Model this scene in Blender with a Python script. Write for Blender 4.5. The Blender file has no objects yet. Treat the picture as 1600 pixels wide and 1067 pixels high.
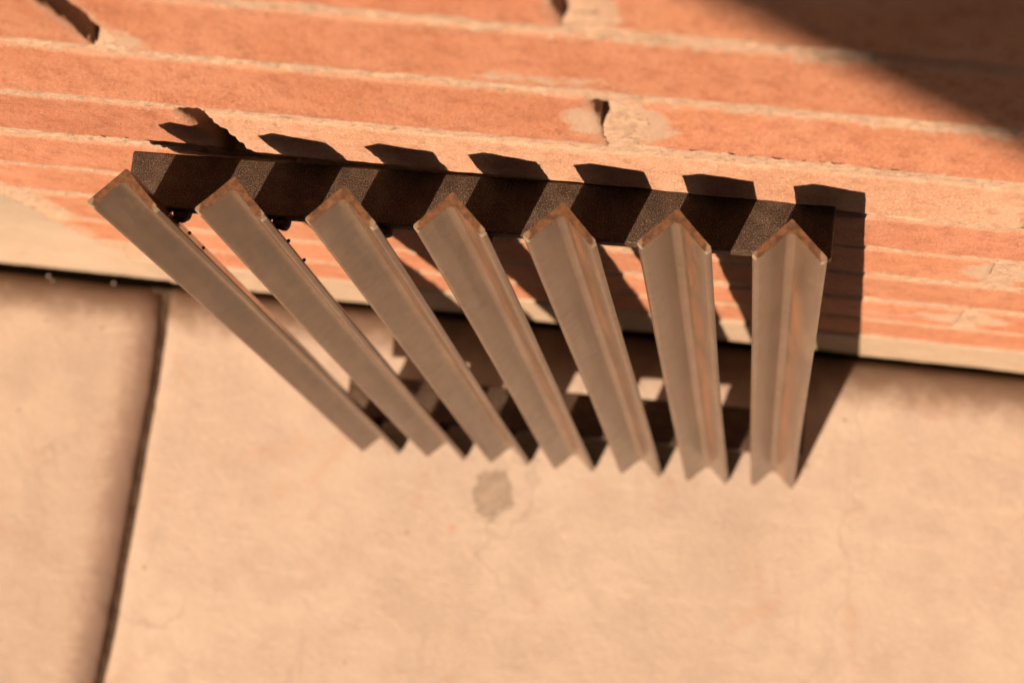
import bpy, bmesh, math, random
from mathutils import Vector, Matrix, noise

random.seed(7)
scene = bpy.context.scene
col = scene.collection

# ------------------------------------------------------------------ camera
cam_d = bpy.data.cameras.new('camera')
cam = bpy.data.objects.new('camera', cam_d)
col.objects.link(cam)
R = Vector((0.98625985, 0.1177956, -0.11582616))
U = Vector((-0.10558825, 0.98869849, 0.10642563))
F = Vector((-0.12705363, 0.09273344, -0.98755146))
cam.matrix_world = Matrix(((R.x, U.x, -F.x, 0.14010634),
                           (R.y, U.y, -F.y, -0.11516443),
                           (R.z, U.z, -F.z, 1.09406637),
                           (0, 0, 0, 1)))
cam_d.sensor_width = 36
cam_d.lens = 3469.5 / 1600 * 36
cam_d.clip_start = 0.02
cam_d.clip_end = 200
cam_d.dof.use_dof = True
cam_d.dof.focus_distance = 0.69
cam_d.dof.aperture_fstop = 15.0
scene.camera = cam

# ------------------------------------------------------------------ light
SUN = Vector((0.397, 1.0, -0.775))
world = bpy.data.worlds.new('World')
scene.world = world
world.use_nodes = True
wn = world.node_tree.nodes
sky = wn.new('ShaderNodeTexSky')
sky.sky_type = 'NISHITA'
sky.sun_disc = False
sky.sun_elevation = math.atan2(-SUN.z, math.hypot(SUN.x, SUN.y))
sky.sun_rotation = math.atan2(-SUN.x, -SUN.y) % (2 * math.pi)
sky.air_density = 0.7
sky.dust_density = 5.0
sky.ozone_density = 0.3
world.node_tree.links.new(sky.outputs[0], wn['Background'].inputs[0])
wn['Background'].inputs[1].default_value = 0.05
sun_d = bpy.data.lights.new('sun', 'SUN')
sun_d.energy = 5.0
sun_d.angle = math.radians(0.53)
sun_d.color = (1.0, 0.79, 0.58)
sun = bpy.data.objects.new('sun', sun_d)
col.objects.link(sun)
sun.rotation_euler = SUN.to_track_quat('-Z', 'Y').to_euler()
sun.location = (-2, -5, 4)

scene.render.engine = 'CYCLES'
scene.view_settings.view_transform = 'Standard'
scene.view_settings.look = 'None'
scene.view_settings.gamma = 1
scene.view_settings.use_curve_mapping = False
scene.view_settings.exposure = 1.42
scene.cycles.max_bounces = 8
scene.cycles.diffuse_bounces = 5


# ------------------------------------------------------------------ helpers
def tag(o, label=None, cat=None, group=None, kind=None):
    if label: o['label'] = label
    if cat: o['category'] = cat
    if group: o['group'] = group
    if kind: o['kind'] = kind
    return o


def link(name, me, mat=None, parent=None):
    o = bpy.data.objects.new(name, me)
    col.objects.link(o)
    if mat and me and not me.materials:
        me.materials.append(mat)
    if parent: o.parent = parent
    return o


def empty(name, loc=(0, 0, 0)):
    o = bpy.data.objects.new(name, None)
    o.location = loc
    o.empty_display_size = 0.02
    col.objects.link(o)
    return o


def mesh(name, vs, fs, smooth=True):
    me = bpy.data.meshes.new(name)
    me.from_pydata(vs, [], fs)
    me.validate()
    if smooth:
        me.polygons.foreach_set('use_smooth', [True] * len(me.polygons))
    me.update()
    return me


def box_mesh(name, a, b):
    vs = [(x, y, z) for x in (a[0], b[0]) for y in (a[1], b[1]) for z in (a[2], b[2])]
    fs = [(0, 1, 3, 2), (4, 6, 7, 5), (0, 4, 5, 1), (2, 3, 7, 6), (0, 2, 6, 4), (1, 5, 7, 3)]
    return mesh(name, vs, fs, False)


def sstep(a, b, x):
    t = max(0.0, min(1.0, (x - a) / (b - a)))
    return t * t * (3 - 2 * t)


def fbm(x, y, z=0.0, oct=4):
    v = 0; a = 1; s = 0
    for k in range(oct):
        v += a * noise.noise(Vector((x, y, z + 7.3 * k))); s += a
        x *= 2.03; y *= 2.03; z *= 2.03; a *= .5
    return v / s


class NT:
    """small node-tree writer"""
    def __init__(self, name):
        self.m = bpy.data.materials.new(name)
        self.m.use_nodes = True
        self.t = self.m.node_tree
        self.b = self.t.nodes['Principled BSDF']

    def n(self, kind, **kw):
        o = self.t.nodes.new(kind)
        for k, v in kw.items():
            if isinstance(k, str) and hasattr(o, k): setattr(o, k, v)
        return o

    def l(self, a, b): self.t.links.new(a, b)

    def set(self, node, **kw):
        for k, v in kw.items(): node.inputs[k.replace('_', ' ')].default_value = v

    def noise(self, vec, scale, detail=4, rough=.55, dist=0.0):
        o = self.n('ShaderNodeTexNoise')
        o.inputs['Scale'].default_value = scale
        o.inputs['Detail'].default_value = detail
        o.inputs['Roughness'].default_value = rough
        o.inputs['Distortion'].default_value = dist
        self.l(vec, o.inputs['Vector'])
        return o.outputs['Fac']

    def ramp(self, fac, a, b, c0=0.0, c1=1.0):
        o = self.n('ShaderNodeMapRange')
        o.interpolation_type = 'SMOOTHSTEP'
        o.inputs['From Min'].default_value = a
        o.inputs['From Max'].default_value = b
        o.inputs['To Min'].default_value = c0
        o.inputs['To Max'].default_value = c1
        self.l(fac, o.inputs['Value'])
        return o.outputs['Result']

    def math(self, op, a, b=None):
        o = self.n('ShaderNodeMath'); o.operation = op
        for i, v in enumerate((a, b)):
            if v is None: continue
            if isinstance(v, (int, float)): o.inputs[i].default_value = v
            else: self.l(v, o.inputs[i])
        return o.outputs[0]

    def mix(self, fac, a, b, mode='MIX'):
        o = self.n('ShaderNodeMix'); o.data_type = 'RGBA'; o.blend_type = mode
        if isinstance(fac, (int, float)): o.inputs[0].default_value = fac
        else: self.l(fac, o.inputs[0])
        for i, v in ((6, a), (7, b)):
            if isinstance(v, tuple): o.inputs[i].default_value = (*v, 1)
            else: self.l(v, o.inputs[i])
        return o.outputs[2]

    def bump(self, h, strength, dist, prev=None):
        o = self.n('ShaderNodeBump')
        o.inputs['Strength'].default_value = strength
        o.inputs['Distance'].default_value = dist
        self.l(h, o.inputs['Height'])
        if prev: self.l(prev, o.inputs['Normal'])
        return o.outputs['Normal']

    def stretch(self, vec, s):
        o = self.n('ShaderNodeMapping')
        o.inputs['Scale'].default_value = s
        self.l(vec, o.inputs['Vector'])
        return o.outputs[0]


# ------------------------------------------------------------------ materials
def mat_brick():
    k = NT('fired_brick')
    geo = k.n('ShaderNodeNewGeometry').outputs['Position']
    oi = k.n('ShaderNodeObjectInfo')
    at = k.n('ShaderNodeAttribute'); at.attribute_name = 'edge'
    edge = at.outputs['Fac']                      # metres to the nearest brick edge
    at2 = k.n('ShaderNodeAttribute'); at2.attribute_name = 'smear'
    iso = k.stretch(geo, (1, 1, .5))
    big = k.noise(iso, 28, 5, .6)
    mid = k.noise(iso, 150, 6, .72)
    fine = k.noise(iso, 800, 4, .75)
    grain = k.noise(iso, 1500, 2, .6)
    c = k.mix(k.ramp(big, .32, .68), (.325, .120, .060), (.375, .158, .090))
    c = k.mix(k.ramp(mid, .44, .66, 0, .65), c, (.225, .070, .032))
    c = k.mix(k.ramp(fine, .46, .70, 0, .60), c, (.40, .21, .135))
    c = k.mix(k.ramp(k.noise(iso, 1300, 3, .7), .60, .68, 0, .7), c, (.48, .30, .21))
    c = k.mix(k.ramp(grain, .60, .70, 0, .7), c, (.10, .032, .018))
    c = k.mix(1.0, c, oi.outputs['Color'], 'MULTIPLY')
    # pale film of mortar dragged over the edges
    e = k.math('SUBTRACT', k.math('MULTIPLY', edge, 260.0), k.math('MULTIPLY', k.noise(geo, 210, 4, .65), 2.1))
    film = k.ramp(e, -1.5, .25, .50, 0)
    patch = k.math('ADD', at2.outputs['Fac'], k.math('MULTIPLY', k.math('SUBTRACT', k.noise(geo, 110, 6, .75), .5), 2.6))
    film = k.math('MAXIMUM', film, k.ramp(patch, .40, .75, 0, .92))
    streak = k.noise(k.stretch(geo, (.22, 1, 1.3)), 420, 4, .7)
    film = k.math('MAXIMUM', film, k.ramp(streak, .74, .82, 0, .30))
    c = k.mix(film, c, (.335, .225, .158))
    k.l(c, k.b.inputs['Base Color'])
    k.set(k.b, Roughness=.88)
    k.b.inputs['Specular IOR Level'].default_value = .25
    n = k.bump(k.noise(iso, 700, 6, .8), .9, .0012)
    k.l(n, k.b.inputs['Normal'])
    return k.m


def mat_mortar(name='lime_mortar', base=(.378, .245, .168), dark=(.17, .108, .070)):
    k = NT(name)
    geo = k.n('ShaderNodeNewGeometry').outputs['Position']
    c = k.mix(k.ramp(k.noise(geo, 60, 5, .6), .3, .7), base, tuple(v * .84 for v in base))
    pits = k.ramp(k.noise(k.stretch(geo, (.6, 1, 1)), 330, 6, .8), .50, .64, 0, .75)
    c = k.mix(pits, c, dark)
    c = k.mix(k.ramp(k.noise(geo, 1500, 3, .7), .58, .72, 0, .4), c, (.33, .26, .20))
    k.l(c, k.b.inputs['Base Color'])
    k.set(k.b, Roughness=.95)
    k.b.inputs['Specular IOR Level'].default_value = .15
    n = k.bump(k.noise(geo, 600, 6, .8), .8, .0014)
    k.l(n, k.b.inputs['Normal'])
    return k.m


def mat_concrete(name, a, b, stain=False, vertical=False):
    k = NT(name)
    geo = k.n('ShaderNodeNewGeometry').outputs['Position']
    big = k.noise(geo, 9, 6, .6, .4)
    mid = k.noise(geo, 45, 6, .65, .3)
    fine = k.noise(geo, 420, 5, .7)
    c = k.mix(k.ramp(big, .30, .70), a, b)
    c = k.mix(k.ramp(mid, .42, .68, 0, .42), c, tuple(v * .82 for v in a))
    c = k.mix(k.ramp(fine, .45, .75, 0, .45), c, tuple(min(1, v * 1.18) for v in b))
    pink = k.ramp(k.noise(geo, 30, 3, .5, .8), .60, .74, 0, .38)
    c = k.mix(pink, c, (a[0] * 1.02, a[1] * .80, a[2] * .70))
    spot = k.ramp(k.noise(geo, 130, 2, .4), .735, .78, 0, .6)
    c = k.mix(spot, c, (.15, .095, .06))
    hair = k.n('ShaderNodeTexVoronoi'); hair.feature = 'DISTANCE_TO_EDGE'
    hair.inputs['Scale'].default_value = 7.0
    warp = k.n('ShaderNodeVectorMath'); warp.operation = 'ADD'
    nz = k.n('ShaderNodeTexNoise'); nz.inputs['Scale'].default_value = 14; nz.inputs['Detail'].default_value = 5
    k.l(geo, nz.inputs['Vector'])
    sc = k.n('ShaderNodeVectorMath'); sc.operation = 'SCALE'; sc.inputs['Scale'].default_value = .12
    k.l(nz.outputs['Color'], sc.inputs[0]); k.l(geo, warp.inputs[0]); k.l(sc.outputs[0], warp.inputs[1])
    k.l(warp.outputs[0], hair.inputs['Vector'])
    c = k.mix(k.math('MULTIPLY', k.ramp(hair.outputs['Distance'], 0, .012, .35, 0), k.ramp(big, .45, .6)), c,
              tuple(v * .6 for v in a))
    vo = k.n('ShaderNodeTexVoronoi'); vo.inputs['Scale'].default_value = 55; vo.inputs['Randomness'].default_value = 1
    k.l(geo, vo.inputs['Vector'])
    vs_ = k.n('ShaderNodeSeparateColor'); k.l(vo.outputs['Color'], vs_.inputs[0])
    size = k.math('MULTIPLY', vs_.outputs[0], .16)
    dotm = k.ramp(k.math('SUBTRACT', size, vo.outputs['Distance']), 0, .05, 0, .8)
    pick = k.math('GREATER_THAN', vs_.outputs[1], .82)
    c = k.mix(k.math('MULTIPLY', dotm, pick), c, (.14, .085, .055))
    pickr = k.math('LESS_THAN', vs_.outputs[1], .10)
    c = k.mix(k.math('MULTIPLY', k.math('MULTIPLY', dotm, pickr), .6), c, (.33, .13, .075))
    scr = k.noise(k.stretch(geo, (4.0, .45, 1)), 32, 5, .6, .6)
    c = k.mix(k.ramp(scr, .60, .72, 0, .28), c, tuple(v * .74 for v in a))
    scr2 = k.noise(k.stretch(geo, (.5, 3.6, 1)), 26, 4, .6, .6)
    c = k.mix(k.ramp(scr2, .60, .72, 0, .22), c, tuple(min(1, v * 1.22) for v in b))
    if stain:
        # one old damp-coloured spill, grime and slope shade painted towards the wall and the joint
        sep = k.n('ShaderNodeSeparateXYZ'); k.l(geo, sep.inputs[0])
        dx = k.math('MULTIPLY', k.math('SUBTRACT', sep.outputs[0], -.0012), 1 / .0100)
        dy = k.math('MULTIPLY', k.math('SUBTRACT', sep.outputs[1], -.0885), 1 / .0125)
        r = k.math('SQRT', k.math('ADD', k.math('POWER', dx, 2.0), k.math('POWER', dy, 2.0)))
        r = k.math('ADD', r, k.math('MULTIPLY', k.math('SUBTRACT', k.noise(geo, 140, 5, .55), .5), 1.2))
        tone = k.mix(k.ramp(k.noise(geo, 180, 4, .6), .35, .65), (.165, .117, .082), (.225, .165, .120))
        c = k.mix(k.ramp(r, .84, 1.12, .80, 0), c, tone)
        rim = k.math('MULTIPLY', k.ramp(r, .60, .86), k.ramp(r, .90, 1.10, 1, 0))
        c = k.mix(k.math('MULTIPLY', rim, .30), c, (.11, .085, .062))
        grime_shade = k.math('ADD', k.math('MULTIPLY', sep.outputs[1], 1 / .030), k.math('MULTIPLY', k.math('SUBTRACT', k.noise(geo, 60, 5, .65), .5), .9))
        c = k.mix(k.ramp(grime_shade, -1.05, -.3, 0, .85), c, (.105, .055, .032))
        at = k.n('ShaderNodeAttribute'); at.attribute_name = 'joint'
        j = k.math('ADD', k.math('MULTIPLY', at.outputs['Fac'], 1 / .012), k.math('MULTIPLY', k.math('SUBTRACT', k.noise(geo, 90, 6, .7), .5), 1.6))
        c = k.mix(k.ramp(j, .25, 1.35, .80, 0), c, (.165, .100, .075))  # brown stain plus shade painted on the left slab's joint slope
    if name == 'paving_concrete':
        oi = k.n('ShaderNodeObjectInfo')
        c = k.mix(1.0, c, oi.outputs['Color'], 'MULTIPLY')
    if vertical:
        sep = k.n('ShaderNodeSeparateXYZ'); k.l(geo, sep.inputs[0])
        z = k.math('ADD', sep.outputs[2], k.math('MULTIPLY', k.math('SUBTRACT', k.noise(geo, 12, 4, .6), .5), .12))
        c = k.mix(k.ramp(z, .05, .30, 0, .55), c, (.175, .132, .095))
    k.l(c, k.b.inputs['Base Color'])
    k.set(k.b, Roughness=.82)
    k.b.inputs['Specular IOR Level'].default_value = .3
    n = k.bump(k.noise(geo, 260, 6, .7), .30, .0012)
    n = k.bump(k.noise(geo, 90, 5, .6), .25, .0018, n)
    k.l(n, k.b.inputs['Normal'])
    return k.m


def mat_paint(name, base, rough, sparkle, rust_top=False):
    k = NT(name)
    tc = k.n('ShaderNodeTexCoord').outputs['Object']
    oi = k.n('ShaderNodeObjectInfo')
    ad = k.n('ShaderNodeVectorMath'); ad.operation = 'ADD'
    k.l(tc, ad.inputs[0]); k.l(oi.outputs['Location'], ad.inputs[1])
    ad2 = k.n('ShaderNodeVectorMath'); ad2.operation = 'ADD'
    k.l(ad.outputs[0], ad2.inputs[0]); k.l(oi.outputs['Random'], ad2.inputs[1])
    geo = ad2.outputs[0]
    sep = k.n('ShaderNodeSeparateXYZ'); k.l(tc, sep.inputs[0])
    big = k.noise(k.stretch(geo, (1, 1, .35)), 70, 5, .6)
    c = k.mix(k.ramp(big, .35, .7), base, tuple(v * 1.35 for v in base))
    streak = k.noise(k.stretch(geo, (1, 1, .10)), 190, 5, .6, .3)
    c = k.mix(k.ramp(streak, .60, .74, 0, .55), c, (.032, .015, .009))
    dust = k.noise(k.stretch(geo, (1, 1, .12)), 150, 5, .6)
    c = k.mix(k.ramp(dust, .42, .75, 0, .35), c, (.115, .078, .052))
    rusty = k.ramp(k.noise(k.stretch(geo, (1, 1, .16)), 120, 4, .6, .5), .63, .76, 0, .65)
    c = k.mix(rusty, c, (.115, .046, .020))
    if rust_top:
        ax = k.math('ADD', sep.outputs[0], k.math('MULTIPLY', k.math('SUBTRACT', k.noise(k.stretch(geo, (1, 1, .05)), 130, 4, .6), .5), .006))
        redb = k.math('MULTIPLY', k.ramp(ax, .0014, .0026), k.ramp(ax, .0038, .0066, 1, 0))
        redb = k.math('MULTIPLY', redb, k.ramp(k.noise(k.stretch(geo, (1, 1, .30)), 45, 5, .6), .40, .62, .1, 1))
        c = k.mix(k.math('MULTIPLY', redb, .7), c, (.165, .062, .028))
        drk = k.math('MULTIPLY', k.ramp(ax, -.0058, -.0034), k.ramp(ax, -.0022, -.0006, 1, 0))
        drk = k.math('MULTIPLY', drk, k.ramp(k.noise(k.stretch(geo, (1, 1, .25)), 60, 6, .7), .44, .60))
        c = k.mix(k.math('MULTIPLY', drk, .55), c, (.018, .009, .006))
        blot = k.ramp(k.noise(k.stretch(geo, (1, 1, .6)), 130, 6, .7), .58, .68, 0, .40)
        c = k.mix(blot, c, (.105, .056, .032))
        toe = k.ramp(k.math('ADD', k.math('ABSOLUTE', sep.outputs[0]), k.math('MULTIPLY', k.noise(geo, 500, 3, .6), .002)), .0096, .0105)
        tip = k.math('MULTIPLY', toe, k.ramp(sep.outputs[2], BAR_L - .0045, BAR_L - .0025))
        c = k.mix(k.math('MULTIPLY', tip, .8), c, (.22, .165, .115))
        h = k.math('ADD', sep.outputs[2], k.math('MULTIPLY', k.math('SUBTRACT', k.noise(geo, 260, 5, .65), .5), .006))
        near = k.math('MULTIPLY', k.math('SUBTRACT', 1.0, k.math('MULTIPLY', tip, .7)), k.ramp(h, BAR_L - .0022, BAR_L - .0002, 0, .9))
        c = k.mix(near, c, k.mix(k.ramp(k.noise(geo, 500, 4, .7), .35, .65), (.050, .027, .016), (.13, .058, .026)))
    k.l(c, k.b.inputs['Base Color'])
    r = k.ramp(k.noise(geo, 160, 4, .6), .3, .7, rough - .03, rough + .07)
    if rust_top:
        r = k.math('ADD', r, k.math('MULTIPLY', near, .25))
    k.l(r, k.b.inputs['Roughness'])
    k.b.inputs['Specular IOR Level'].default_value = .36 if rust_top else .3
    if sparkle > .9:
        fl = k.ramp(k.noise(geo, 2500, 3, .8), .55, .64, 0, .85)
        c = k.mix(fl, c, (.27, .145, .075))
        k.l(c, k.b.inputs['Base Color'])
    n = k.bump(k.noise(geo, 2400, 3, .75), sparkle, .0005 if sparkle > .9 else .0002)
    n = k.bump(k.noise(geo, 60, 2, .5), .15, .0008, n)
    k.l(n, k.b.inputs['Normal'])
    return k.m


BAR_W, BAR_T, BAR_L = .0153, .0023, .4670
M_brick = mat_brick()
M_mortar = mat_mortar()
M_strip = mat_mortar('footing_render', (.325, .236, .168), (.22, .155, .108))
M_slab = mat_concrete('paving_concrete', (.282, .208, .163), (.332, .253, .200), stain=True)
M_pier = mat_concrete('pier_concrete', (.250, .182, .132), (.28, .208, .152), vertical=True)
M_soil = mat_concrete('bare_ground', (.12, .085, .06), (.15, .11, .075))
M_gap = mat_mortar('packed_dirt', (.025, .017, .012), (.01, .007, .005))
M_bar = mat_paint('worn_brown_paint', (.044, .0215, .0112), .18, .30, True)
M_cross = mat_paint('speckled_brown_paint', (.020, .009, .0045), .36, 1.0)
M_weld = mat_paint('weld_metal', (.045, .022, .012), .45, .6)
M_blocker = mat_concrete('light_blocker', (.035, .022, .015), (.045, .028, .019))  # dark, so the added light blockers bounce little back

# ------------------------------------------------------------------ brick wall
WX0, WX1 = -.1775, 1.10
BEDS = [.6115, .5468, .4768, .4064, .3410, .2740, .2065, .1415]       # joint centres, top down
PITCH, JA, JB, MJ = .2503, -.0418, .0860, .0088
FX0, FX1, FZ0, FZ1 = WX0, .300, .0775, .760                            # finely modelled part

wall = tag(empty('brick_wall', (0, 0, 0)), 'orange brick wall with pale mortar joints and a rendered strip at its foot', 'brick wall')

bounds = [.0795] + BEDS[::-1]
z = BEDS[0]
while z < 1.22:
    z += .0677
    bounds.append(z)
# courses from the bottom: (z0, z1, phase of its head joints)
courses = []
for i in range(len(bounds) - 1):
    z0 = bounds[i] + (MJ / 2 if i else .0005)
    z1 = bounds[i + 1] - MJ / 2
    # the course between beds 2 and 3 (index 5) has phase A
    courses.append((z0, z1, JA if (i % 2) == 1 else JB))
DROPOUT = {}


def smear_at(x, z):
    """places where mortar was dragged over the brick faces"""
    s = 0
    for (cx, cz, rx, rz, a) in SMEARS:
        d = math.hypot((x - cx) / rx, (z - cz) / rz)
        s = max(s, a * (1 - sstep(.35, 1.25, d)))
    return s


SMEARS = [(.092, .513, .012, .030, 1.0), (.078, .512, .008, .022, .85), (-.172, .45, .012, .40, .8), (.208, .312, .018, .026, 1.0),
          (.206, .178, .024, .022, .95), (.088, .640, .010, .040, .8), (-.034, .560, .006, .020, .7),
          (-.172, .25, .010, .30, .6), (.17, .170, .03, .008, .6), (.20, .14, .05, .008, .6), (.075, .560, .028, .008, .7)]


def brick_mesh(x0, x1, z0, z1, seed, fine):
    cx, cz = (x0 + x1) / 2, (z0 + z1) / 2
    w, h = x1 - x0, z1 - z0
    if fine:
        nx, nz = max(4, int(w / .0022)), max(4, int(h / .0022))
    else:
        nx, nz = 4, 3
    def spread(n, L):
        # samples denser at both ends
        out = []
        for i in range(n + 1):
            t = i / n
            out.append((t - math.sin(2 * math.pi * t) / (2 * math.pi) * .55) * L)
        return out
    us, vs_ = spread(nx, w), spread(nz, h)
    verts, attr, smear = [], [], []
    tilt = (random.uniform(-1, 1) * .0004 / .06, random.uniform(-1, 1) * .0004 / .12)
    off = random.uniform(-.0003, .0003)
    for v in vs_:
        for u in us:
            ex, ez = min(u, w - u), min(v, h - v)
            e = min(ex, ez)
            X, Z = x0 + u, z0 + v
            dy = 0.0
            if fine:
                n1 = fbm(X * 60, Z * 60, seed, 4)
                n2 = fbm(X * 420, Z * 420, seed, 3)
                chip = .0002 + .0010 * max(0, fbm(X * 130, Z * 130, seed + 9, 3) + .15)
                dy = n1 * .0007 + n2 * .00035
                dy += chip * (1 - sstep(0, .0026, e)) ** 2 * 1.6
                jx = fbm(X * 260, Z * 260, seed + 3, 3) * .0009
                if ez < 1e-6: Z += jx
                if ex < 1e-6: X += fbm(Z * 200, X * 90, seed + 5, 3) * (.0012 if X > WX0 + .01 else .006)
            else:
                dy = .0012 if e < 1e-6 else 0
            dy += (X - cx) * tilt[1] + (Z - cz) * tilt[0] + off
            verts.append((X - cx, dy, Z - cz))
            attr.append(e)
            smear.append(smear_at(X, Z))
    n = nx + 1
    faces = [(j * n + i, j * n + i + 1, (j + 1) * n + i + 1, (j + 1) * n + i) for j in range(nz) for i in range(nx)]
    # side walls back into the mortar
    ring = [i for i in range(n)] + [j * n + nx for j in range(1, nz + 1)] + \
           [nz * n + i for i in range(nx - 1, -1, -1)] + [j * n for j in range(nz - 1, 0, -1)]
    base = len(verts)
    for r in ring:
        x, y, zz = verts[r]
        verts.append((x, .016, zz)); attr.append(0); smear.append(1)
    m = len(ring)
    for a in range(m):
        b = (a + 1) % m
        faces.append((ring[b], ring[a], base + a, base + b))
    me = mesh('brick', verts, faces)
    for nm, data in (('edge', attr), ('smear', smear)):
        at = me.attributes.new(nm, 'FLOAT', 'POINT')
        at.data.foreach_set('value', data)
    return me, (cx, 0, cz)


coarse_cache = {}
joints_v = []       # (x, z0, z1) head joints for the mortar field
for ci, (z0, z1, ph) in enumerate(courses):
    x = ph - PITCH
    while x > WX0: x -= PITCH
    cuts = []
    while x < WX1 + PITCH:
        cuts.append(x); x += PITCH
    for k in range(len(cuts) - 1):
        a, b = cuts[k] + MJ / 2, cuts[k + 1] - MJ / 2
        a, b = max(a, WX0 + .0010), min(b, WX1)
        if cuts[k] > WX0: joints_v.append((cuts[k], z0 - MJ / 2, z1 + MJ / 2))
        if b - a < .02: continue
        fine = a < .28 and z0 < .74
        if fine:
            me, loc = brick_mesh(a, b, z0, z1, ci * 3.7 + k * 1.9, True)
        else:
            key = (round(b - a, 3), round(z1 - z0, 3))
            if key not in coarse_cache:
                coarse_cache[key] = brick_mesh(a, b, z0, z1, 1.0, False)[0]
            me, loc = coarse_cache[key], ((a + b) / 2, 0, (z0 + z1) / 2)
        o = link('brick', me, M_brick, wall)
        o.location = loc
        t = random.uniform(.93, 1.04); q = random.uniform(-.03, .03)
        o.color = (t, t * (1 + q), t * (1 + q), 1)
        if ci == 5 and a > -.06: o.color = (1.13, 1.48, 1.68, 1)      # the pale brick over the rack
        if ci == 5 and b < 0: o.color = (.88, .82, .82, 1)
        if ci == 4 and a > .0: o.color = (.97, .95, .98, 1)


# mortar: a relief that fills the joints, with the holes the bricklayer left
def near_joint(x, z, lim):
    for b in BEDS + [.0795 + .0005] + [q for q in bounds if q > .612]:
        if abs(z - b) < lim: return True
    for (jx, a, b) in joints_v:
        if abs(x - jx) < lim and a <= z <= b: return True
    return x < WX0 + lim


HOLES = [  # x0, x1, z0, z1, depth
    (-.0462, -.0378, .4085, .4730, .0110),
    (-.0480, -.0385, .5500, .6080, .0120),
    (.0800, .0848, .5060, .5410, .0100),
    (.1330, .1700, .4035, .4120, .0045), (.1330, .1700, .3385, .3465, .0045), (.1330, .1690, .2715, .2790, .0045),
    (.1330, .1690, .2040, .2110, .0045), (.1330, .1690, .1390, .1460, .0040),
    (.0812, .0838, .6200, .6640, .0100),
    (.2020, .2038, .300, .330, .003),
    (.1520, .320, .6050, .6175, .0090), (.1900, .320, .5405, .5525, .0080),
]


def mortar_y(x, z):
    y = .0006 + .0009 * fbm(x * 90, z * 160, 3.0, 4) + .0015 * fbm(x * 420, z * 460, 8.0, 3)
    y += .0016 * sstep(.16, .42, fbm(x * 38, z * 260, 21.0, 4))          # cracks and misses
    for (a, b, c, d, dep) in HOLES:
        j = .0010 * fbm(x * 130, z * 130, 5.0, 3)
        m = sstep(a - .0018, a + .0012, x + j) * (1 - sstep(b - .0008, b + .0008, x + j)) \
            * sstep(c - .003, c + .004, z + j * 2 - (1.2 * (x - a) if b - a < .02 else 0)) * (1 - sstep(d - .002, d + .001, z + j))
        y += dep * m
    return max(y, -.0002)


step = .00115
nx, nz = int((FX1 - FX0) / step), int((FZ1 - FZ0) / step)
idx, verts, faces = {}, [], []
def vert(i, j):
    if (i, j) not in idx:
        x, z = FX0 + i * step, FZ0 + j * step
        idx[(i, j)] = len(verts)
        verts.append((x, mortar_y(x, z), z))
    return idx[(i, j)]
beds_all = sorted(set(BEDS + [.0795] + [q for q in bounds if q > .612]))
for j in range(nz):
    zc = FZ0 + (j + .5) * step
    inbed = any(abs(zc - b) < .0085 for b in beds_all)
    jx = [q[0] for q in joints_v if q[1] <= zc <= q[2]]
    for i in range(nx):
        xc = FX0 + (i + .5) * step
        if inbed or xc < FX0 + .008 or any(abs(xc - q) < .0085 for q in jx):
            faces.append((vert(i, j), vert(i + 1, j), vert(i + 1, j + 1), vert(i, j + 1)))
# plain mortar sheet beyond and a backing behind everything
def quad(x0, z0, x1, z1, y):
    b = len(verts)
    verts.extend([(x0, y, z0), (x1, y, z0), (x1, y, z1), (x0, y, z1)])
    faces.append((b, b + 1, b + 2, b + 3))
quad(FX1, FZ0, WX1, 1.26, .0022)
quad(FX0, FZ0 + nz * step, FX1, 1.26, .0022)
quad(FX0, -.05, WX1, 1.26, .0145)
link('mortar', mesh('mortar', verts, faces), M_mortar, wall)

# rendered strip along the foot of the wall
def relief_strip(name, x0, x1, z0, z1, step, yf, mat, parent, ztop_drop=.0012):
    vs, fs = [], []
    nx, nz = int((x1 - x0) / step), max(2, int((z1 - z0) / step))
    for j in range(nz + 1):
        for i in range(nx + 1):
            x = x0 + (x1 - x0) * i / nx; zz = z0 + (z1 - z0) * j / nz
            vs.append((x, yf(x, zz), zz + (ztop_drop * fbm(x * 40, 3.3, 1.0) if j == nz else 0)))
    n = nx + 1
    for j in range(nz):
        for i in range(nx): fs.append((j * n + i, j * n + i + 1, (j + 1) * n + i + 1, (j + 1) * n + i))
    b = len(vs)
    for i in range(nx + 1):
        vs.append((vs[i][0], .02, vs[i][2])); vs.append((vs[nz * n + i][0], .02, vs[nz * n + i][2]))
    for i in range(nx):
        fs.append((i + 1, i, b + 2 * i, b + 2 * (i + 1)))
        fs.append((nz * n + i, nz * n + i + 1, b + 2 * (i + 1) + 1, b + 2 * i + 1))
    return link(name, mesh(name, vs, fs), mat, parent)


relief_strip('footing_strip', WX0, .34, -.006, .0795, .0022,
             lambda x, z: -.0008 + .0006 * fbm(x * 25, z * 60, 2.0) + .0003 * fbm(x * 200, z * 300, 4.0) + .0010 * (1 - sstep(0, .004, z + .006)),
             M_strip, wall)
link('footing_strip', box_mesh('footing_strip_far', (.34, -.0006, -.006), (WX1, .02, .0795)), M_strip, wall)
link('wall_core', box_mesh('wall_core', (WX0, .021, -.30), (WX1, .20, 1.26)), M_mortar, wall)

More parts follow.
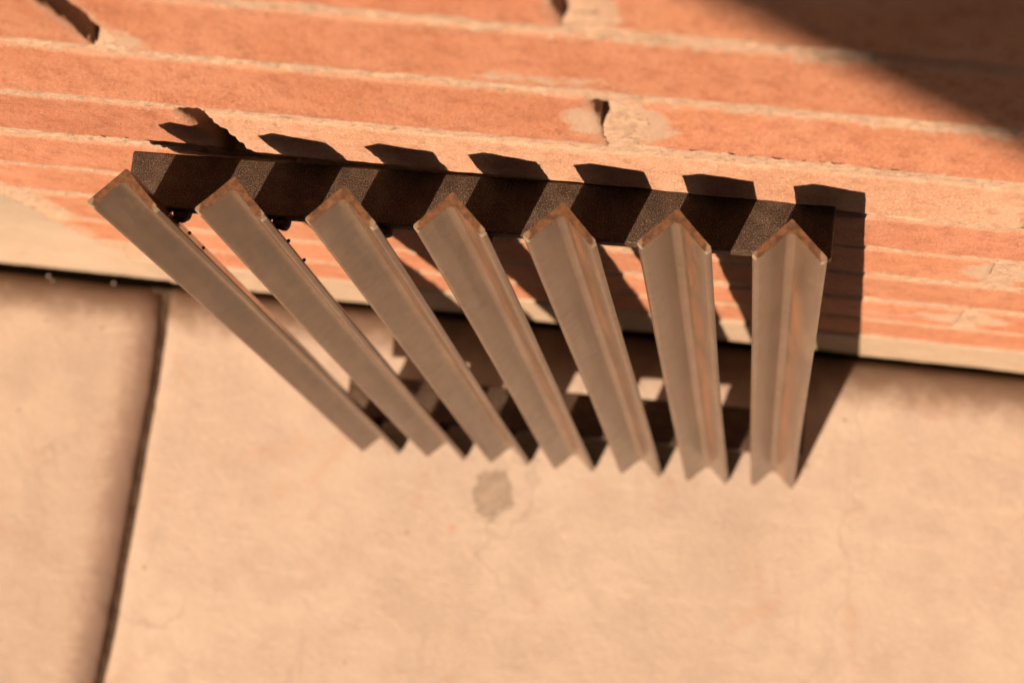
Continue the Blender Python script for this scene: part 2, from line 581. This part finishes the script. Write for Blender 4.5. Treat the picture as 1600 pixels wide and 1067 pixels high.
# ------------------------------------------------------------------ concrete pier at the left end of the wall
def pier_y(x, z):
    e = WX0 - .0005 - x
    return .0007 + .0005 * fbm(x * 20, z * 20, 6.0) + .0003 * fbm(x * 150, z * 150, 2.0) + .0006 * (1 - sstep(-.0035, .0, e))
vs, fs = [], []
nx, nz = 60, 230
for j in range(nz + 1):
    for i in range(nx + 1):
        x = WX0 + .0030 - .16 * (1 - i / nx) + (.0034 * fbm(j * .22, 1.0, 4.0) if i == nx else 0)
        zz = -.006 + .50 * j / nz
        vs.append((x, pier_y(x, zz), zz))
n = nx + 1
for j in range(nz):
    for i in range(nx): fs.append((j * n + i, j * n + i + 1, (j + 1) * n + i + 1, (j + 1) * n + i))
pier = tag(empty('concrete_pier', (-.34, 0, 0)), 'grey tan concrete pier face flush with the left end of the brick wall', 'concrete pier')
pf = link('pier_face', mesh('pier_face', vs, fs), M_pier, pier); pf.location = (.34, 0, 0)
pc = link('pier_core', box_mesh('pier_core', (-.62, .0035, -.30), (WX0 + .0030, .20, 1.26)), M_pier, pier); pc.location = (.34, 0, 0)
pc2 = link('pier_face', box_mesh('pier_face_left', (-.62, -.0008, -.006), (-.3345, .003, 1.26)), M_pier, pier); pc2.location = (.34, 0, 0)
pc3 = link('pier_face', box_mesh('pier_face_upper', (-.3345, -.0008, .494), (WX0 + .0030, .003, 1.26)), M_pier, pier); pc3.location = (.34, 0, 0)

# ------------------------------------------------------------------ ground
link_g = link('ground', box_mesh('ground', (-40, -40, -.30), (40, 40, -.030)), M_soil)
tag(link_g, kind='structure')
gap = link('joint_bed', box_mesh('joint_bed', (-1.3, -1.25, -.0285), (1.4, .02, -.016)), M_gap)
tag(gap, kind='structure')

JPTS = [(.02, -.1810), (-.005, -.1815), (-.03, -.1805), (-.055, -.1806), (-.076, -.1818), (-.092, -.1826), (-.137, -.1843),
        (-.1875, -.1868), (-.2055, -.1886), (-.40, -.200), (-1.3, -.25)]
def joint_x(y):
    for (y0, x0), (y1, x1) in zip(JPTS[:-1], JPTS[1:]):
        if y <= y0 and y >= y1:
            t = (y0 - y) / (y0 - y1)
            return x0 + (x1 - x0) * t
    return JPTS[-1][1]


def slab(side, parent):
    """cast slab with a tooled, rounded edge along the joint and along the wall"""
    HALF = .0020
    us = [0, .0004, .001, .0017, .0025, .0035, .0045, .0055, .0066, .0078, .009, .0105, .012, .014, .0165, .02, .025,
          .032, .04, .05]
    u = .05
    while u < .52: u += .010; us.append(u)
    us += [.6, .8, 1.1]
    ys = [0, .0004, .001, .0018, .0028, .004, .0052, .0065, .0080, .0095, .011, .013, .015, .0175, .020, .024, .028]
    v = .028
    while v < .26: v += .005; ys.append(v)
    ys += [.30, .36, .45, .6, .9, 1.2]
    y_wall = -.0022 if side > 0 else -.0044
    vs, fs, at = [], [], []
    for v in ys:
        for u in us:
            y = y_wall - v + .0009 * fbm(u * 30 + 3 * side, 1.3, 2.0) * (1 if v < .03 else 0)
            x = joint_x(y) + side * (HALF + u + (.0008 * fbm(y * 25, side * 3.0, 5.0, 3) + .0007 * fbm(y * 160, side * 3.0, 5.0, 3)) * (1 - sstep(.004, .02, u)))
            z = 0.0
            RJ, HJ = (.0145, .0085) if side < 0 else (.0080, .0042)
            RW, HW = .022, .0088
            tj = max(0, 1 - u / RJ); tw = max(0, 1 - v / RW)
            z -= HJ * (1 - math.sqrt(max(0, 1 - tj * tj)))
            z -= HW * (1 - math.sqrt(max(0, 1 - tw * tw)))
            if u < .0006 or v < .0006: z -= .001
            z += .0006 * fbm(x * 12, y * 12, 1.0) * sstep(0, .03, min(u, v)) + .00025 * fbm(x * 90, y * 90, 4.0, 3)
            vs.append((x, y, z - .0002)); at.append(u * .72 if side < 0 else .05)
    n = len(us)
    for j in range(len(ys) - 1):
        for i in range(n - 1):
            f = (j * n + i, (j + 1) * n + i, (j + 1) * n + i + 1, j * n + i + 1)
            fs.append(f if side > 0 else f[::-1])
    # skirts
    def skirt(ids, flip):
        b = len(vs)
        for r in ids:
            vs.append((vs[r][0], vs[r][1], -.022)); at.append(0)
        for a in range(len(ids) - 1):
            f = (ids[a], ids[a + 1], b + a + 1, b + a)
            fs.append(f[::-1] if flip else f)
    m = len(ys)
    skirt([i for i in range(n)], side < 0)
    skirt([j * n for j in range(m)], side > 0)
    skirt([(m - 1) * n + i for i in range(n)], side > 0)
    skirt([j * n + n - 1 for j in range(m)], side < 0)
    me = mesh('slab', vs, fs)
    a = me.attributes.new('joint', 'FLOAT', 'POINT'); a.data.foreach_set('value', at)
    return link('slab', me, M_slab, parent)


def joint_fill():
    vs, fs = [], []
    ys = [-.004 - .0015 * i for i in range(180)] + [-.30, -.45, -.8, -1.25]
    for y in ys:
        for i in range(7):
            u = -.010 + .020 * i / 6
            vs.append((joint_x(y) + u, y, -.0082 + .0030 * fbm(u * 400, y * 120, 4.0, 4) + .0022 * max(0, fbm(u * 200, y * 260, 9.0, 3))))
    for j in range(len(ys) - 1):
        for i in range(6): fs.append((j * 7 + i, (j + 1) * 7 + i, (j + 1) * 7 + i + 1, j * 7 + i + 1))
    return mesh('joint_fill', vs, fs)


M_fill = mat_mortar('joint_dirt', (.060, .034, .021), (.022, .013, .009))
tag(link('joint_fill', joint_fill(), M_fill), kind='structure')

paving = tag(empty('pavement', (0, 0, 0)), kind='structure')
slab(-1, paving).color = (.90, .88, .86, 1); slab(1, paving)
for (x0, x1, y0, y1) in [(-1.40, -.265, -2.5, -1.225), (-.240, 1.0, -2.5, -1.225), (1.0, 2.2, -2.5, -.01), (-2.6, -1.46, -2.5, -.01)]:
    me = box_mesh('slab_far', (x0 + .004, y0 + .004, -.029), (x1 - .004, y1 - .004, -.0006))
    a = me.attributes.new('joint', 'FLOAT', 'POINT'); a.data.foreach_set('value', [1.0] * 8)
    link('slab', me, M_slab, paving)

# ------------------------------------------------------------------ the leaning metal rack
V0 = Vector((-.06011677, -.01721974, .46481961))
ux = Vector((.99970052, .02447165, 0)).normalized()
dn = Vector((0, -.09828721, -.99515809)).normalized()
ly = (-dn).cross(ux).normalized()            # towards the wall
org = V0 + dn * BAR_L
rack = empty('metal_rack')
rack.matrix_world = Matrix(((ux.x, ly.x, -dn.x, org.x), (ux.y, ly.y, -dn.y, org.y), (ux.z, ly.z, -dn.z, org.z), (0, 0, 0, 1)))
tag(rack, 'brown metal rack of seven upright angle bars leaning against the brick wall', 'metal rack')


def angle_section():
    w, t = BAR_W, BAR_T
    q = math.sqrt(.5)
    pts = []
    # left toe, going round: outer face end -> toe end -> inner face -> fillet -> mirrored
    d = Vector((-q, -q)); nin = Vector((q, -q))          # along the leg, to the inside
    r = .0011
    left = [Vector((-.0003, -.0001)), d * w * .5, d * (w - .0003), d * w + nin * .0003]
    c = d * (w - r) + nin * (t - r)
    for k in range(5):
        a = k / 4 * math.pi / 2
        left.append(c + d * r * math.cos(a) + nin * r * math.sin(a))
    left.append(d * (w * .55) + nin * t)
    R_ = .0027
    apex = Vector((0, -t / q))                         # inner corner before the fillet
    fc = apex + Vector((0, -R_ / q))
    for k in range(4):
        a = math.radians(135 - 45 * k / 3.5)
        left.append(fc + Vector((math.cos(a), math.sin(a))) * R_)
    right = [Vector((-p.x, p.y)) for p in reversed(left)]
    return left + right


def angle_bar_mesh(seed, L):
    sec = angle_section(); m = len(sec)
    zs = [0, .0004, .0015, .004]
    z = .004
    while z < L - .012: z += .006; zs.append(min(z, L - .008))
    zs += [L - .005, L - .0025, L - .0009, L - .0003, L]
    zs = sorted(set(zs))
    vs, fs = [], []
    for z in zs:
        e = min(z, L - z)
        s = 1 - .018 * (1 - sstep(0, .0009, e))
        bx, by = .0004 * math.sin(z * 9 + seed), .0003 * math.sin(z * 7 + seed * 2)
        for i, p in enumerate(sec):
            a, b = p * s + Vector((0, -.004)) * (1 - s)
            burr = .0004 * fbm(p.x * 600, p.y * 600, seed) if e < .0002 else 0
            wob = 0
            vs.append((a + bx + wob, b + by + wob, z + burr))
    for j in range(len(zs) - 1):
        for i in range(m):
            k = (i + 1) % m
            fs.append((j * m + i, j * m + k, (j + 1) * m + k, (j + 1) * m + i))
    # end caps: the section is symmetric, so bridge left half to right half in strips through the metal
    h = m // 2
    outer = [0, 1, 2, 3]
    bm = bmesh.new()
    vv = [bm.verts.new(v) for v in vs]
    for f in fs: bm.faces.new([vv[i] for i in f])
    bm.faces.new([vv[i] for i in range(m)][::-1])
    b0 = (len(zs) - 1) * m
    bm.faces.new([vv[b0 + i] for i in range(m)])
    bm.normal_update()
    bmesh.ops.triangulate(bm, faces=[f for f in bm.faces if len(f.verts) > 4])
    bmesh.ops.recalc_face_normals(bm, faces=bm.faces)
    me = bpy.data.meshes.new('angle_bar')
    bm.to_mesh(me); bm.free()
    for p in me.polygons: p.use_smooth = True
    me.set_sharp_from_angle(angle=math.radians(38))
    return me


P7 = .03252
for i in range(7):
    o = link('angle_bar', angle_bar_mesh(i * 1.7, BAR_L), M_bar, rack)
    o.location = (i * P7 + random.uniform(-.0002, .0002), 0, 0)
    o.rotation_euler = (0, 0, math.radians(random.uniform(-1.0, 1.0)))


def flat_bar(x0, x1, d, zt, th, y_gap=.0002):
    bm = bmesh.new()
    bmesh.ops.create_cube(bm, size=1)
    for v in bm.verts:
        v.co = Vector(((x0 + x1) / 2 + v.co.x * (x1 - x0), y_gap + (v.co.y + .5) * d, zt - th / 2 + v.co.z * th))
    bmesh.ops.bevel(bm, geom=list(bm.edges), offset=.0008, segments=3, affect='EDGES', profile=.5)
    me = bpy.data.meshes.new('cross_bar'); bm.to_mesh(me); bm.free()
    for p in me.polygons: p.use_smooth = True
    me.set_sharp_from_angle(angle=math.radians(50))
    return me


SU, SL = .0450, .4345
link('cross_bar', flat_bar(-.0135, .2082, .0179, BAR_L - SU, .0058), M_cross, rack)
link('cross_bar', flat_bar(-.0135, .2082, .0208, BAR_L - SL, .0065), M_cross, rack)


def bead_mesh(seed, r):
    bm = bmesh.new()
    bmesh.ops.create_icosphere(bm, subdivisions=3, radius=1)
    for v in bm.verts:
        s = 1 + .28 * fbm(v.co.x * 1.3, v.co.y * 1.3, v.co.z * 1.3 + seed)
        v.co = Vector((v.co.x * r[0], v.co.y * r[1], v.co.z * r[2])) * s
    me = bpy.data.meshes.new('weld_bead'); bm.to_mesh(me); bm.free()
    for p in me.polygons: p.use_smooth = True
    return me


beads = [bead_mesh(s, (.0030, .0029, .0042)) for s in (1.0, 5.0, 9.0)]
tiny = bead_mesh(3.0, (.0008, .0008, .0009))
for i in range(7):
    for sgn in (1, -1):
        b = link('weld_bead', beads[(i + (sgn > 0)) % 3], M_weld, rack)
        b.location = (i * P7 + sgn * .0033, .0004, BAR_L - SU - .0058 - .0016)
        b.rotation_euler = (random.uniform(-.4, .4), 0, random.uniform(0, 6))
        b = link('weld_bead', beads[(i + 2 * (sgn > 0)) % 3], M_weld, rack)
        b.location = (i * P7 + sgn * .0030, .0004, BAR_L - SL - .0065 - .0014)
        b.rotation_euler = (random.uniform(-.4, .4), 0, random.uniform(0, 6))
# spatter stuck to the bars
for (i, x, y, s) in [(0, .0042, -.0038, .060), (0, .0060, -.0056, .072), (1, .0040, -.0036, .061), (1, .0064, -.0060, .076),
                     (5, .0098, -.0094, .078), (5, .0098, -.0094, .0815), (1, -.0100, -.0102, .074)]:
    b = link('weld_spatter', tiny, M_weld, rack)
    b.location = (i * P7 + x, y, BAR_L - s)
    b.scale = (.75, .75, .75)

# ------------------------------------------------------------------ grit lying in the crevice at the wall foot
def pebble(seed, r):
    bm = bmesh.new()
    bmesh.ops.create_icosphere(bm, subdivisions=2, radius=r)
    for v in bm.verts: v.co *= 1 + .35 * fbm(v.co.x / r * 1.2, v.co.y / r * 1.2, v.co.z / r * 1.2 + seed)
    me = bpy.data.meshes.new('pebble'); bm.to_mesh(me); bm.free()
    for p in me.polygons: p.use_smooth = True
    return me


k = NT('pale_grit'); k.b.inputs['Base Color'].default_value = (.20, .16, .12, 1); k.b.inputs['Roughness'].default_value = .35
M_grit = k.m
for (x, y, z, r, lab) in [(-.2430, -.0042, -.0010, .0009, 'pale bead of grit in the dark crevice at the far left of the wall foot'),
                          (-.2415, -.0062, -.0040, .0007, 'small grit grain just below the brighter bead, far left crevice'),
                          (-.2085, -.0042, -.0018, .0008, 'dull grit grain in the crevice just left of the slab joint'),
                          ]:
    p = link('pebble', pebble(x * 50, r), M_grit)
    p.location = (x, y, z)
    tag(p, lab, 'pebble', 'grit grains in the crevice at the foot of the wall')

# ------------------------------------------------------------------ unseen canopy added overhead: its edge shades the upper right, the rest blocks sky
H = 2.0
def shade_edge_x(y):
    # horizontal edge whose shadow on the wall runs through (.168, .5765) with the photographed slope
    t = (H - .5765) / (-SUN.z)
    return .1585 - SUN.x * t + (y + t) * -.078
can = empty('added_canopy', (.4, 0, H))
tag(can, 'unseen flat canopy added to shade the upper right bricks and block sky', 'added canopy')
YF, YL, XL = -2.42, -1.62, -2.6
e0, e1 = shade_edge_x(YL), shade_edge_x(YF)
def slab_prism(name, pts, z0, z1):
    n = len(pts)
    vs = [(x, y, z0) for x, y in pts] + [(x, y, z1) for x, y in pts]
    fs = [tuple(range(n))[::-1], tuple(range(n, 2 * n))] + [(i, (i + 1) % n, n + (i + 1) % n, n + i) for i in range(n)]
    return mesh(name, vs, fs, False)
rb = link('blocker_board', slab_prism('blocker_board', [(XL, -.002), (XL, YL), (e0, YL), (e1, YF), (2.4, YF), (2.4, -.002)], H, H + .05), M_blocker, can)
rb.location = (-.4, 0, -H)

for x, lab in ((2.46, 'right'), (-2.66, 'left')):  # unseen end walls, added to block sky and keep the shade dark
    sw = empty('added_side_wall', (x, -1.2, 0))
    tag(sw, 'unseen dark wall added at the %s end to block sky light' % lab, 'added wall', 'walls added to block sky light')
    link('blocker_body', box_mesh('blocker_body', (-.05, -1.25, -.05), (.05, 1.19, H - .005)), M_blocker, sw)

# unseen low wall added to shade the outer paving and keep shadows dark
gw = empty('added_low_wall', (0, -2.3, 0))
tag(gw, 'unseen low dark wall added opposite the brick wall to cut bounced light', 'garden wall')
link('blocker_body', box_mesh('blocker_body', (-5, -.10, -.05), (5, .10, 1.40)), M_blocker, gw)
link('blocker_coping', box_mesh('blocker_coping', (-5.02, -.13, 1.402), (5.02, .13, 1.46)), M_blocker, gw)
wu = link('wall_core', box_mesh('wall_core_upper', (WX0, .002, 1.2605), (2.4, .20, H + .3)), M_brick, wall)
